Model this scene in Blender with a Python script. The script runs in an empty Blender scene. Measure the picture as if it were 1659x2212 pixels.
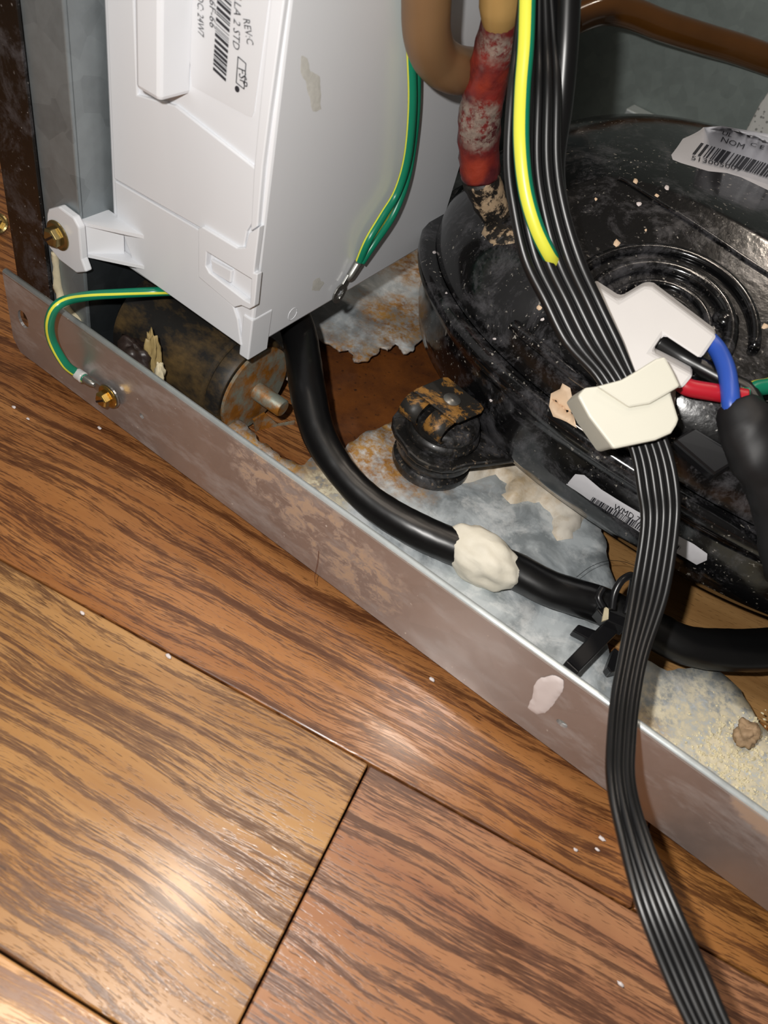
import bpy, bmesh, math, random
from mathutils import Vector, Matrix, noise
from mathutils.bvhtree import BVHTree
from mathutils.geometry import delaunay_2d_cdt

random.seed(7)
S = bpy.context.scene
COL = S.collection

# ---------------------------------------------------------------- camera
F, CX, CY, W, H = 1660.0, 829.5, 1106.0, 1659.0, 2212.0
CAM = Vector((0, 0, .28))
XA = Vector((.7936, .5588, -.2405))            # world axes seen in camera axes (right, down, forward)
ZA = Vector((.2216, -.6343, -.7406)).normalized()
XA = (XA - XA.dot(ZA) * ZA).normalized()
YA = ZA.cross(XA)
def cam2w(v): return Vector((XA.dot(v), YA.dot(v), ZA.dot(v)))
right, down, fwd = cam2w(Vector((1, 0, 0))), cam2w(Vector((0, 1, 0))), cam2w(Vector((0, 0, 1)))
cd = bpy.data.cameras.new('camera'); cam = bpy.data.objects.new('camera', cd); COL.objects.link(cam)
cam.matrix_world = Matrix((( right.x, -down.x, -fwd.x, CAM.x), (right.y, -down.y, -fwd.y, CAM.y),
                           (right.z, -down.z, -fwd.z, CAM.z), (0, 0, 0, 1)))
cd.sensor_fit = 'VERTICAL'; cd.sensor_height = 36; cd.lens = F / H * 36
cd.clip_start = .01
cd.dof.use_dof = True; cd.dof.focus_distance = .37; cd.dof.aperture_fstop = cd.lens / 1.7
S.camera = cam

# ---------------------------------------------------------------- world, lights, exposure
wd = bpy.data.worlds.new('world'); S.world = wd; wd.use_nodes = True
wd.node_tree.nodes['Background'].inputs[0].default_value = (1, .9, .8, 1)
wd.node_tree.nodes['Background'].inputs[1].default_value = .09
S.view_settings.view_transform = 'Standard'; S.view_settings.look = 'None'
S.view_settings.gamma = 1; S.view_settings.use_curve_mapping = False
S.view_settings.exposure = 0.0
def light(name, kind, loc, energy, color, size):
    l = bpy.data.lights.new(name, kind); l.energy = energy; l.color = color
    if kind == 'AREA': l.shape = 'DISK'; l.size = size
    else: l.shadow_soft_size = size
    o = bpy.data.objects.new(name, l); o.location = loc; COL.objects.link(o); return o
# the phone's own flash, next to its lens
light('phone_flash', 'POINT', CAM + cam2w(Vector((-.027, -.026, -.004))), 4.3, (1, .97, .93), .0045)
# room ceiling lamps, the ones whose blurred reflections show on the boards
light('ceiling_lamp', 'AREA', (-.19, 1.47, 2.4), 8, (1, .86, .72), .16)
light('ceiling_lamp', 'AREA', (-.42, .51, 2.4), 6, (1, .86, .72), .16)
light('ceiling_lamp', 'AREA', (-.55, -.10, 2.4), 6, (1, .86, .72), .16)

# ---------------------------------------------------------------- helpers
def at(px, py, ax, v):
    r = cam2w(Vector(((px - CX) / F, (py - CY) / F, 1))); i = 'xyz'.index(ax)
    return CAM + r * ((v - CAM[i]) / r[i])
def atd(px, py, d):
    return CAM + cam2w(Vector(((px - CX) / F, (py - CY) / F, 1))) * d
def ray(px, py): return cam2w(Vector(((px - CX) / F, (py - CY) / F, 1))).normalized()
def lin(c):
    return tuple((x / 12.92 if x <= .04045 else ((x + .055) / 1.055) ** 2.4) for x in c) + (1,)
def hx(s): return lin(tuple(int(s[i:i + 2], 16) / 255 for i in (0, 2, 4)))

class NT:
    def __init__(s, name):
        s.m = bpy.data.materials.new(name); s.m.use_nodes = True; s.t = s.m.node_tree
        s.b = s.t.nodes['Principled BSDF']
    def n(s, k, **kw):
        o = s.t.nodes.new(k)
        for a, b in kw.items(): setattr(o, a, b)
        return o
    def link(s, a, b): s.t.links.new(a, b)
    def put(s, sock, v):
        if hasattr(v, 'is_output') or isinstance(v, bpy.types.NodeSocket): s.link(v, sock)
        else: sock.default_value = v
    def obj(s): return s.n('ShaderNodeTexCoord').outputs['Object']
    def pos(s): return s.n('ShaderNodeNewGeometry').outputs['Position']
    def map(s, v, scale=(1, 1, 1), loc=(0, 0, 0), rot=(0, 0, 0)):
        o = s.n('ShaderNodeMapping'); s.link(v, o.inputs[0])
        o.inputs['Scale'].default_value = scale; o.inputs['Location'].default_value = loc; o.inputs['Rotation'].default_value = rot
        return o.outputs[0]
    def noise(s, v, scale=10, detail=3, rough=.5, dist=0):
        o = s.n('ShaderNodeTexNoise'); s.link(v, o.inputs['Vector'])
        for k, x in (('Scale', scale), ('Detail', detail), ('Roughness', rough), ('Distortion', dist)): o.inputs[k].default_value = x
        return o.outputs['Fac']
    def voro(s, v, scale=10, feature='F1'):
        o = s.n('ShaderNodeTexVoronoi', feature=feature); s.link(v, o.inputs['Vector']); o.inputs['Scale'].default_value = scale
        return o.outputs
    def ramp(s, f, stops):
        o = s.n('ShaderNodeValToRGB'); s.link(f, o.inputs[0]); e = o.color_ramp.elements
        while len(e) < len(stops): e.new(.5)
        for k, (p, c) in enumerate(stops):
            e[k].position = p; e[k].color = c if isinstance(c, tuple) else (c, c, c, 1)
        return o.outputs[0]
    def math(s, op, a, b=0.0, clamp=False):
        o = s.n('ShaderNodeMath', operation=op, use_clamp=clamp); s.put(o.inputs[0], a); s.put(o.inputs[1], b); return o.outputs[0]
    def mix(s, f, a, b):
        o = s.n('ShaderNodeMix', data_type='RGBA'); s.put(o.inputs['Factor'], f); s.put(o.inputs['A'], a); s.put(o.inputs['B'], b)
        return o.outputs['Result']
    def near(s, p, c, r, soft=None, jitter=None, amt=0):
        """1 inside radius r of point c, falling to 0 over soft; jitter makes the edge ragged"""
        o = s.n('ShaderNodeVectorMath', operation='DISTANCE'); s.link(p, o.inputs[0]); o.inputs[1].default_value = c
        d = o.outputs['Value']
        if jitter is not None: d = s.math('ADD', d, s.math('MULTIPLY', s.math('SUBTRACT', jitter, .5), amt))
        q = s.n('ShaderNodeMapRange', interpolation_type='SMOOTHSTEP'); s.link(d, q.inputs[0])
        q.inputs[1].default_value = r - (soft or r * .4); q.inputs[2].default_value = r
        q.inputs[3].default_value = 1; q.inputs[4].default_value = 0
        return q.outputs[0]
    def seg(s, p, a, b, r, soft, jitter=None, amt=0):
        """1 near the line a-b"""
        a, b = Vector(a), Vector(b); d = b - a
        ap = s.n('ShaderNodeVectorMath', operation='SUBTRACT'); s.link(p, ap.inputs[0]); ap.inputs[1].default_value = a
        dt = s.n('ShaderNodeVectorMath', operation='DOT_PRODUCT'); s.link(ap.outputs[0], dt.inputs[0]); dt.inputs[1].default_value = d / d.length_squared
        t = s.math('MINIMUM', s.math('MAXIMUM', dt.outputs['Value'], 0.0), 1.0)
        sc = s.n('ShaderNodeVectorMath', operation='SCALE'); sc.inputs[0].default_value = d; s.link(t, sc.inputs['Scale'])
        di = s.n('ShaderNodeVectorMath', operation='DISTANCE'); s.link(ap.outputs[0], di.inputs[0]); s.link(sc.outputs[0], di.inputs[1])
        v = di.outputs['Value']
        if jitter is not None: v = s.math('ADD', v, s.math('MULTIPLY', s.math('SUBTRACT', jitter, .5), amt))
        q = s.n('ShaderNodeMapRange', interpolation_type='SMOOTHSTEP'); s.link(v, q.inputs[0])
        q.inputs[1].default_value = r - soft; q.inputs[2].default_value = r; q.inputs[3].default_value = 1; q.inputs[4].default_value = 0
        return q.outputs[0]
    def bump(s, h, strength=.2, dist=.001):
        o = s.n('ShaderNodeBump'); s.link(h, o.inputs['Height']); o.inputs['Strength'].default_value = strength; o.inputs['Distance'].default_value = dist
        s.link(o.outputs[0], s.b.inputs['Normal'])
    def set(s, **kw):
        names = dict(color='Base Color', rough='Roughness', metal='Metallic', spec='Specular IOR Level', coat='Coat Weight',
                     coatr='Coat Roughness', trans='Transmission Weight', sss='Subsurface Weight', alpha='Alpha')
        for k, v in kw.items(): s.put(s.b.inputs[names[k]], v)
        return s.m

def plain(name, c, rough=.5, metal=0, var=.12, scale=60, **kw):
    t = NT(name); c = hx(c) if isinstance(c, str) else c
    nz = t.noise(t.pos(), scale, 4)
    t.set(color=t.mix(nz, tuple(x * (1 - var) for x in c[:3]) + (1,), tuple(min(1, x * (1 + var)) for x in c[:3]) + (1,)), rough=rough, metal=metal, **kw)
    return t.m

def link_obj(name, me, m=None, parent=None, smooth=False, label=None):
    o = bpy.data.objects.new(name, me); COL.objects.link(o)
    if m is not None:
        for x in (m if isinstance(m, (list, tuple)) else [m]): me.materials.append(x)
    if smooth:
        for p in me.polygons: p.use_smooth = True
    if parent is not None: o.parent = parent
    if label: o['label'] = label
    return o
def mk(name, vs, fs, m, parent=None, smooth=False, label=None, mats=None, solid=0, bevel=0, off=-1, auto=None, subsurf=0):
    me = bpy.data.meshes.new(name); me.from_pydata([tuple(v) for v in vs], [], fs); me.update()
    bm = bmesh.new(); bm.from_mesh(me); bmesh.ops.recalc_face_normals(bm, faces=bm.faces); bm.to_mesh(me); bm.free()
    o = link_obj(name, me, m, parent, smooth, label)
    if mats:
        for p, k in zip(me.polygons, mats): p.material_index = k
    if solid:
        d = o.modifiers.new('thickness', 'SOLIDIFY'); d.thickness = solid; d.offset = off
    if bevel:
        d = o.modifiers.new('bevel', 'BEVEL'); d.width = bevel; d.segments = 2; d.limit_method = 'ANGLE'; d.angle_limit = .6
    if subsurf:
        d = o.modifiers.new('subdivision', 'SUBSURF'); d.levels = subsurf; d.render_levels = subsurf
    return o
def tag(o, label, cat, group=None, kind=None):
    o['label'] = label; o['category'] = cat
    if group: o['group'] = group
    if kind: o['kind'] = kind
    return o
def empty(name, loc, label, cat, group=None):
    o = bpy.data.objects.new(name, None); o.empty_display_size = .01; COL.objects.link(o)
    return tag(o, label, cat, group)
def box(name, lo, hi, m, parent=None, bevel=.0004, label=None):
    (a, b, c), (d, e, f) = lo, hi
    vs = [(a, b, c), (d, b, c), (d, e, c), (a, e, c), (a, b, f), (d, b, f), (d, e, f), (a, e, f)]
    fs = [(0, 3, 2, 1), (4, 5, 6, 7), (0, 1, 5, 4), (1, 2, 6, 5), (2, 3, 7, 6), (3, 0, 4, 7)]
    return mk(name, vs, fs, m, parent, bevel=bevel, label=label)
def prism(name, front, d, m, parent=None, bevel=.0004, label=None, smooth=False):
    """polygon of 3D points pushed along vector d"""
    n = len(front); front = [Vector(p) for p in front]; d = Vector(d)
    vs = front + [p + d for p in front]
    fs = [tuple(range(n)), tuple(range(2 * n - 1, n - 1, -1))] + [(i, (i + 1) % n, n + (i + 1) % n, n + i) for i in range(n)]
    return mk(name, vs, fs, m, parent, bevel=bevel, label=label, smooth=smooth)
def spline(pts, sub=8):
    pts = [Vector(p) for p in pts]; out = []
    for i in range(len(pts) - 1):
        p0, p1, p2, p3 = pts[max(i - 1, 0)], pts[i], pts[i + 1], pts[min(i + 2, len(pts) - 1)]
        for k in range(sub):
            t = k / sub
            out.append(.5 * ((2 * p1) + (p2 - p0) * t + (2 * p0 - 5 * p1 + 4 * p2 - p3) * t * t + (3 * p1 - p0 - 3 * p2 + p3) * t ** 3))
    out.append(pts[-1]); return out
def lerp_list(vals, n):
    out = []
    for i in range(n):
        t = i / max(n - 1, 1) * (len(vals) - 1); k = min(int(t), len(vals) - 2); f = t - k
        out.append(vals[k] * (1 - f) + vals[k + 1] * f)
    return out
def tube(name, pts, r, m, parent=None, n=14, sub=8, stripe=None, ref=None, label=None, squash=None, wob=0, twist=(0, 0)):
    """round tube along a spline; stripe=(start_deg,end_deg) of material slot 1, angles measured from ref"""
    P = spline(pts, sub) if sub else [Vector(p) for p in pts]
    R = lerp_list(r, len(P)) if isinstance(r, (list, tuple)) else [r] * len(P)
    SQ = lerp_list(squash, len(P)) if squash else [1] * len(P)
    vs, fs, mi = [], [], []
    up = Vector(ref).normalized() if ref else None
    prev = None
    for i, p in enumerate(P):
        t = (P[min(i + 1, len(P) - 1)] - P[max(i - 1, 0)]).normalized()
        u = up if up is not None else prev
        if u is None: u = Vector((0, 0, 1)) if abs(t.z) < .9 else Vector((1, 0, 0))
        u = (u - u.dot(t) * t)
        u = u.normalized() if u.length > 1e-4 else prev
        prev = u; v = t.cross(u)
        for k in range(n):
            a = 2 * math.pi * k / n + math.radians(twist[0] + (twist[1] - twist[0]) * i / (len(P) - 1))
            rr = R[i] * (1 + (wob * (noise.noise(Vector((p.x * 220 + k, p.y * 220, p.z * 220)))) if wob else 0))
            vs.append(p + u * math.cos(a) * rr * SQ[i] + v * math.sin(a) * rr / (SQ[i] ** .5))
    L = len(P)
    for i in range(L - 1):
        for k in range(n):
            fs.append((i * n + k, i * n + (k + 1) % n, (i + 1) * n + (k + 1) % n, (i + 1) * n + k))
            if stripe:
                a = (k + .5) * 360 / n
                mi.append(1 if (stripe[0] <= a <= stripe[1] or stripe[0] <= a - 360 <= stripe[1]) else 0)
            else: mi.append(0)
    fs.append(tuple(range(n))); mi.append(0)
    fs.append(tuple(range((L - 1) * n, L * n))[::-1]); mi.append(0)
    me = bpy.data.meshes.new(name); me.from_pydata([tuple(v) for v in vs], [], fs); me.update()
    for p, k in zip(me.polygons, mi): p.material_index = k
    o = link_obj(name, me, m, parent, True, label)
    bm = bmesh.new(); bm.from_mesh(me); bmesh.ops.recalc_face_normals(bm, faces=bm.faces); bm.to_mesh(me); bm.free()
    return o
def lathe(name, prof, c, m, parent=None, axis='z', n=40, label=None, a=1, b=1):
    """profile of (radius, height) turned about an axis through c"""
    vs, fs = [], []
    for r, h in prof:
        for k in range(n):
            t = 2 * math.pi * k / n; p = (r * math.cos(t) * a, r * math.sin(t) * b, h)
            if axis == 'x': p = (p[2], p[0], p[1])
            if axis == 'y': p = (p[0], p[2], p[1])
            vs.append(Vector(c) + Vector(p))
    for i in range(len(prof) - 1):
        for k in range(n): fs.append((i * n + k, i * n + (k + 1) % n, (i + 1) * n + (k + 1) % n, (i + 1) * n + k))
    fs.append(tuple(range(n))); fs.append(tuple(range((len(prof) - 1) * n, len(prof) * n)))
    o = mk(name, vs, fs, m, parent, True, label)
    d = o.modifiers.new('edges', 'EDGE_SPLIT'); d.split_angle = .75
    return o
def inside(p, poly):
    c = False; j = len(poly) - 1
    for i in range(len(poly)):
        a, b = poly[i], poly[j]
        if (a[1] > p[1]) != (b[1] > p[1]) and p[0] < (b[0] - a[0]) * (p[1] - a[1]) / (b[1] - a[1]) + a[0]: c = not c
        j = i
    return c
def edge_dist(p, poly):
    p = Vector(p[:2]); best = 9
    for i in range(len(poly)):
        a, b = Vector(poly[i][:2]), Vector(poly[(i + 1) % len(poly)][:2]); d = b - a
        t = max(0, min(1, (p - a).dot(d) / max(d.length_squared, 1e-12))); best = min(best, (p - a - d * t).length)
    return best
def cdt(outer, holes=(), extra=()):
    """flat triangulation of a polygon with holes -> verts2d, faces"""
    vs, es = [], []
    for poly in [outer] + list(holes):
        b = len(vs); vs += [Vector(p[:2]) for p in poly]; es += [(b + i, b + (i + 1) % len(poly)) for i in range(len(poly))]
    vs += [Vector(p[:2]) for p in extra]
    V, E_, Fc, *_ = delaunay_2d_cdt(vs, es, [], 0, 1e-7)
    out = []
    for f in Fc:
        c = sum((V[i] for i in f), Vector((0, 0))) / len(f)
        if inside(c, outer) and not any(inside(c, h) for h in holes): out.append(tuple(f))
    return V, out
def ragged(poly, amp, step, seed=0):
    out = []
    for i in range(len(poly)):
        a, b = Vector(poly[i][:2]), Vector(poly[(i + 1) % len(poly)][:2]); n = max(1, int((b - a).length / step))
        nrm = Vector((-(b - a).y, (b - a).x)).normalized() if (b - a).length else Vector((0, 0))
        for k in range(n):
            p = a.lerp(b, k / n)
            out.append(p + nrm * amp * noise.noise(Vector((p.x * 170 + seed, p.y * 170, seed))) * 2 + nrm * amp * .6 * noise.noise(Vector((p.x * 500 + seed, p.y * 500, seed))))
    return out
def ring(c, r, n=18, sx=1, sy=1):
    return [Vector((c[0] + r * sx * math.cos(2 * math.pi * k / n), c[1] + r * sy * math.sin(2 * math.pi * k / n))) for k in range(n)]
def mound(name, poly, put, h, m, parent=None, edge=.004, grid=.0025, seed=0, rough=.35, freq=90, label=None):
    """lump with a rounded edge over a 2D outline; put(u,v,h) places it in the world; its base is closed"""
    us = [p[0] for p in poly]; vv = [p[1] for p in poly]; ex = []
    u = min(us)
    while u < max(us):
        v = min(vv)
        while v < max(vv):
            q = (u + random.uniform(-.3, .3) * grid, v + random.uniform(-.3, .3) * grid)
            if inside(q, poly) and edge_dist(q, poly) > grid * .4: ex.append(q)
            v += grid
        u += grid
    V, Fc = cdt(poly, [], ex)
    vs = []
    for p in V:
        d = edge_dist(p, poly); k = min(1, d / edge); k = math.sqrt(max(0, 1 - (1 - k) ** 2))
        z = h * k * (1 + rough * noise.noise(Vector((p.x * freq, p.y * freq, seed))) + rough * .5 * noise.noise(Vector((p.x * freq * 3, p.y * freq * 3, seed))))
        vs.append(put(p.x, p.y, max(z, .00005)))
    return mk(name, vs, Fc, m, parent, True, label)
def text2d(body, size=1.0, shear=0):
    c = bpy.data.curves.new('lettering', 'FONT'); c.body = body; c.size = size; c.shear = shear; c.resolution_u = 2
    o = bpy.data.objects.new('lettering', c); COL.objects.link(o)
    dg = bpy.context.evaluated_depsgraph_get(); me = o.evaluated_get(dg).to_mesh()
    vs = [(v.co.x, v.co.y) for v in me.vertices]; fs = [tuple(p.vertices) for p in me.polygons]
    o.evaluated_get(dg).to_mesh_clear(); bpy.data.objects.remove(o); bpy.data.curves.remove(c)
    return vs, fs
def fit_text(body, u0, v0, length, height, shear=0):
    """lettering starting at (u0,v0), running `length` along u, `height` along v"""
    vs, fs = text2d(body, 1, shear); w = max(v[0] for v in vs); 
    return [(u0 + x / w * length, v0 + y / .72 * height) for x, y in vs], fs
def bars(u0, u1, v0, v1, n, seed):
    rnd = random.Random(seed); vs, fs = [], []; u = u0; step = (u1 - u0) / n
    while u < u1:
        w = step * rnd.choice((.3, .5, .9, 1.3)); b = len(vs)
        vs += [(u, v0), (min(u + w, u1), v0), (min(u + w, u1), v1), (u, v1)]; fs.append((b, b + 1, b + 2, b + 3))
        u += w + step * rnd.choice((.35, .5, .9))
    return vs, fs
def flat(name, vf, put, m, parent, label=None):
    vs, fs = vf
    me = bpy.data.meshes.new(name); me.from_pydata([tuple(put(u, v)) for u, v in vs], [], fs); me.update()
    return link_obj(name, me, m, parent, False, label)

# ---------------------------------------------------------------- materials
def oak(name, light_, mid, dark, seed, pore=.475, streak=(9, 210)):
    t = NT(name); o = t.map(t.obj(), (1, 1, 1), (seed * 1.37, seed * .73, 0))
    wob = t.noise(t.map(o, (7, 16, 1)), 1, 2)
    w = t.n('ShaderNodeVectorMath', operation='ADD'); t.link(o, w.inputs[0])
    cb = t.n('ShaderNodeCombineXYZ'); t.link(t.math('MULTIPLY', t.math('SUBTRACT', wob, .5), .022), cb.inputs['Y']); t.link(cb.outputs[0], w.inputs[1])
    v = w.outputs[0]
    bands = t.noise(t.map(v, (streak[0], streak[1], 1)), 1, 3, .55)
    fine = t.noise(t.map(v, (95, 1250, 1)), 1, 3, .7)
    dash = t.noise(t.map(v, (150, 1700, 1)), 1, 1, .5)
    soft = t.noise(t.map(v, (5, 60, 1)), 1, 4, .6)
    sm_ = t.math('ADD', t.math('MULTIPLY', bands, .58), t.math('MULTIPLY', fine, .42))
    pores = t.ramp(sm_, [(pore + .012, 0.0), (pore + .05, .7), (pore + .11, 1.0)])
    ticks = t.ramp(dash, [(.635, 0.0), (.70, 1.0)])
    base = t.mix(t.ramp(soft, [(.32, 0.0), (.68, 1.0)]), light_, mid)
    c = t.mix(t.math('MULTIPLY', pores, .86), base, dark)
    c = t.mix(t.math('MULTIPLY', ticks, .62), c, tuple(x * .55 for x in dark[:3]) + (1,))
    t.set(color=c, rough=t.math('ADD', .25, t.math('MULTIPLY', pores, .16)), coat=.3, coatr=.16)
    t.bump(t.math('SUBTRACT', 1.0, t.math('MAXIMUM', pores, ticks)), .25, .0004)
    return t.m
OAK = [oak('oak_golden', hx('b58a58'), hx('96693c'), hx('4c2c1a'), 1),
       oak('oak_rose', hx('ad7d58'), hx('96664a'), hx('45281c'), 2, .475, (9, 260)),
       oak('oak_orange', hx('ad7746'), hx('8e5a32'), hx('472412'), 3),
       oak('oak_ticked', hx('b07c46'), hx('966232'), hx('4a2812'), 4, .475, (22, 170)),
       oak('oak_tan_smooth', hx('b38a58'), hx('8f683e'), hx('6e4a2a'), 5, .58, (6, 40)),
       oak('oak_pale', hx('c89a62'), hx('b07c48'), hx('6a3e20'), 6)]
def galv(name, c, rough=.36, metal=.9, spangle=55, var=.25, dirt=None):
    t = NT(name); p = t.pos(); vo = t.voro(p, spangle)['Color']
    sep = t.n('ShaderNodeSeparateColor'); t.link(vo, sep.inputs[0])
    nz = t.noise(p, 140, 4, .65); k = t.math('ADD', t.math('MULTIPLY', sep.outputs[0], .35), t.math('MULTIPLY', nz, .65))
    c = hx(c); col = t.mix(k, tuple(x * (1 - var) for x in c[:3]) + (1,), tuple(min(1, x * (1 + var)) for x in c[:3]) + (1,))
    r = t.math('ADD', rough - .12, t.math('MULTIPLY', nz, .24))
    if dirt: col, r, mt = dirt(t, p, nz, col, r, metal)
    else: mt = metal
    t.set(color=col, rough=r, metal=mt); t.bump(nz, .08, .0006)
    return t.m
def rail_dirt(t, p, nz, col, r, metal):
    j = t.noise(t.map(p, (1, 1, 1.0)), 160, 5, .7); j2 = t.noise(t.map(p, (110, 110, 190), rot=(0, .35, 0)), 1, 6, .75, .5)
    sm = t.seg(p, at(560, 1010, 'y', .177), at(800, 1260, 'y', .177), .021, .012, j, .03)
    sm = t.math('MULTIPLY', sm, t.ramp(j2, [(.46, 0.0), (.56, .9)]))
    sm2 = t.math('MULTIPLY', t.seg(p, at(1600, 1740, 'y', .177), at(1700, 1830, 'y', .177), .006, .004, j, .012), .8)
    sm = t.math('MAXIMUM', sm, sm2)
    fog = t.ramp(t.noise(t.map(p, (22, 22, 60), rot=(0, .5, 0)), 1, 5, .7), [(.5, 0.0), (.72, 1.0)])
    sp = t.ramp(t.noise(p, 420, 2, .5), [(.74, 0.0), (.78, 1.0)])
    c = t.mix(t.math('MULTIPLY', fog, .45), col, hx('b9b5b3')); c = t.mix(sp, c, hx('d8d0c8')); c = t.mix(sm, c, hx('b79a80'))
    m_ = t.math('MULTIPLY', t.math('SUBTRACT', 1.0, t.math('MAXIMUM', sm, t.math('MULTIPLY', t.math('MAXIMUM', fog, sp), .6))), metal)
    return c, t.math('ADD', r, t.math('MULTIPLY', sm, .3)), m_
M_RAIL = galv('galvanised_rail', 'b4aeac', .34, .72, 60, .10, rail_dirt)
M_EDGE = galv('galvanised_edge', 'd3dadb', .40, .55, 60, .10)
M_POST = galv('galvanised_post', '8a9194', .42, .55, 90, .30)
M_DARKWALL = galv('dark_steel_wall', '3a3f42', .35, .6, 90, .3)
M_WALL = galv('galvanised_back', '858f8c', .5, .3, 120, .2)
def pan_dirt(t, p, nz, col, r, metal):
    j = t.noise(p, 70, 6, .7); jf = t.noise(p, 260, 5, .7); cl = t.noise(p, 34, 6, .65, .6)
    ox = t.ramp(cl, [(.40, 0.0), (.58, 1.0)])
    c = t.mix(t.math('MULTIPLY', ox, .8), col, hx('cad1d4'))
    c = t.mix(t.ramp(t.noise(p, 55, 7, .75, .4), [(.50, 0.0), (.62, .85)]), c, hx('e0e4e5'))
    def Z(x, y): return at(x, y, 'z', .014)
    rust = t.near(p, Z(800, 880), .075, .035, j, .07)
    for (x, y, q) in ((560, 930, .03), (640, 990, .022), (860, 985, .034), (700, 1040, .018), (860, 690, .035), (1400, 1570, .012), (930, 560, .05)):
        rust = t.math('MAXIMUM', rust, t.near(p, Z(x, y), q, q * .6, j, q * 1.5))
    rk = t.math('MULTIPLY', rust, t.ramp(jf, [(.34, .15), (.58, 1.0)]))
    c = t.mix(rk, c, t.mix(t.ramp(t.noise(p, 90, 5, .7), [(.35, 0.0), (.65, 1.0)]), hx('8a5a24'), hx('bf9350')))
    lime = t.near(p, Z(1600, 1640), .06, .04, j, .08)
    lime = t.math('MAXIMUM', lime, t.near(p, Z(1450, 1560), .02, .012, j, .03))
    lime = t.math('MAXIMUM', lime, t.near(p, Z(700, 1060), .02, .014, j, .03))
    lk = t.math('MULTIPLY', lime, t.ramp(jf, [(.36, 0.0), (.55, 1.0)]))
    c = t.mix(lk, c, t.mix(jf, hx('b9ab84'), hx('efe8d2')))
    tot = t.math('MAXIMUM', t.math('MAXIMUM', rk, lk), t.math('MULTIPLY', ox, .75))
    return c, t.math('ADD', r, t.math('MULTIPLY', tot, .3)), t.math('MULTIPLY', t.math('SUBTRACT', 1.0, tot), .45)
M_PAN = galv('galvanised_pan_corroded', 'a9b1b5', .45, .42, 45, .14, pan_dirt)
t = NT('rust'); p_ = t.pos()
t.set(color=t.mix(t.ramp(t.noise(p_, 45, 6, .7), [(.3, 0.0), (.7, 1.0)]), hx('4c2810'), t.mix(t.ramp(t.noise(p_, 300, 3), [(.62, 0.0), (.7, 1.0)]), hx('7a4414'), hx('2e1a0c'))), rough=.6)
t.bump(t.noise(p_, 250, 5), .25, .0008); M_RUST = t.m
t = NT('rusty_bracket'); p_ = t.pos()
t.set(color=t.mix(t.ramp(t.noise(p_, 70, 6, .7), [(.42, 0.0), (.58, 1.0)]), hx('8f9488'), t.mix(t.noise(p_, 200, 4), hx('6a4218'), hx('c08030'))), rough=.5, metal=.35)
t.bump(t.noise(p_, 300, 5), .3, .0006); M_RBRK = t.m
t = NT('rust_on_black'); p_ = t.pos()
t.set(color=t.mix(t.ramp(t.noise(p_, 80, 6, .75, .3), [(.50, 0.0), (.58, 1.0)]), hx('24221f'), t.mix(t.noise(p_, 300, 4), hx('6e4a1e'), hx('b0803e'))), rough=.5)
t.bump(t.noise(p_, 300, 5), .3, .0005); M_RBLK = t.m
t = NT('roller_rubber_dusty'); p_ = t.pos()
t.set(color=t.mix(t.ramp(t.noise(t.map(p_, (.6, 1, 1)), 48, 5, .7), [(.44, 0.0), (.64, 1.0)]), hx('171513'), hx('5a4728')), rough=.55); M_ROLL = t.m
def speck(name, base, white, rough, lo, hi, extra=None, scale=520):
    t = NT(name); p = t.pos()
    s1 = t.ramp(t.noise(p, scale, 2, .5), [(lo, 0.0), (hi, 1.0)])
    reg = t.ramp(t.noise(p, 26, 5, .7), [(.42, 0.0), (.66, 1.0)])
    haze = t.ramp(t.noise(p, 48, 7, .8, .4), [(.50, 0.0), (.76, .24)])
    k = t.math('MULTIPLY', s1, reg)
    c = t.mix(k, t.mix(haze, base, hx('a8a6ac')), white)
    t.set(color=c, rough=t.math('ADD', rough, t.math('MULTIPLY', t.math('MAXIMUM', k, t.math('MULTIPLY', haze, 1.2)), .5)), coat=.3, coatr=.08)
    t.bump(t.noise(p, 330, 3), .10, .0006)
    return t.m
M_SHELL = speck('black_enamel_dusty', hx('0c0c0d'), hx('b8b2a8'), .15, .665, .71)
M_BLACK = plain('black_plastic_glossy', '151517', .30, var=.2)
M_RUBBER = speck('black_rubber_dusty', hx('161514'), hx('8f7c66'), .42, .60, .70)
M_SLEEVE = plain('black_sleeve', '0d0d0e', .33, var=.2)
M_RIBBON = plain('black_wire_insulation', '111112', .36, var=.15, spec=.6)
M_TAPE = plain('black_cloth_tape', '151517', .55, var=.3, scale=200)
M_PANEL = speck('black_painted_panel', hx('100d0c'), hx('b0a9a4'), .34, .68, .72)
M_WHITE = plain('white_plastic', 'dcdee2', .30, var=.015, scale=25)
M_LABEL = plain('label_paper', 'd3d4d7', .42, var=.02)
M_LABEL2 = plain('label_paper_grey', 'c9c8cc', .40, var=.05)
M_INK = plain('label_ink', '26262c', .6, var=.2)
M_CREAM = plain('nylon_cream', 'd8d6c8', .38, var=.03)
M_CONN = plain('connector_white', 'dddbda', .42, var=.04)
M_GREEN = plain('wire_green', '0f7a5c', .32, var=.08)
M_YELLOW = plain('wire_yellow', 'dfe04a', .34, var=.06)
M_BLUE = plain('wire_blue', '2f55b5', .38, var=.1)
M_RED = plain('wire_red', 'b81c2c', .36, var=.1)
M_TIN = plain('tinned_metal', '9a9a96', .35, .85, var=.3, scale=300)
M_ZINC = plain('zinc_yellow_metal', '9c8a5c', .28, .9, var=.25, scale=200)
M_GOLD = plain('passivated_gold_metal', 'b59550', .22, .95, var=.3, scale=250)
M_FOAM = plain('foam_cream', 'cfc3a4', .85, var=.25, scale=250)
M_CLEAR = plain('clear_plastic_film', 'c8c8c6', .15, var=.05)
t = NT('putty'); p_ = t.pos()
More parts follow.
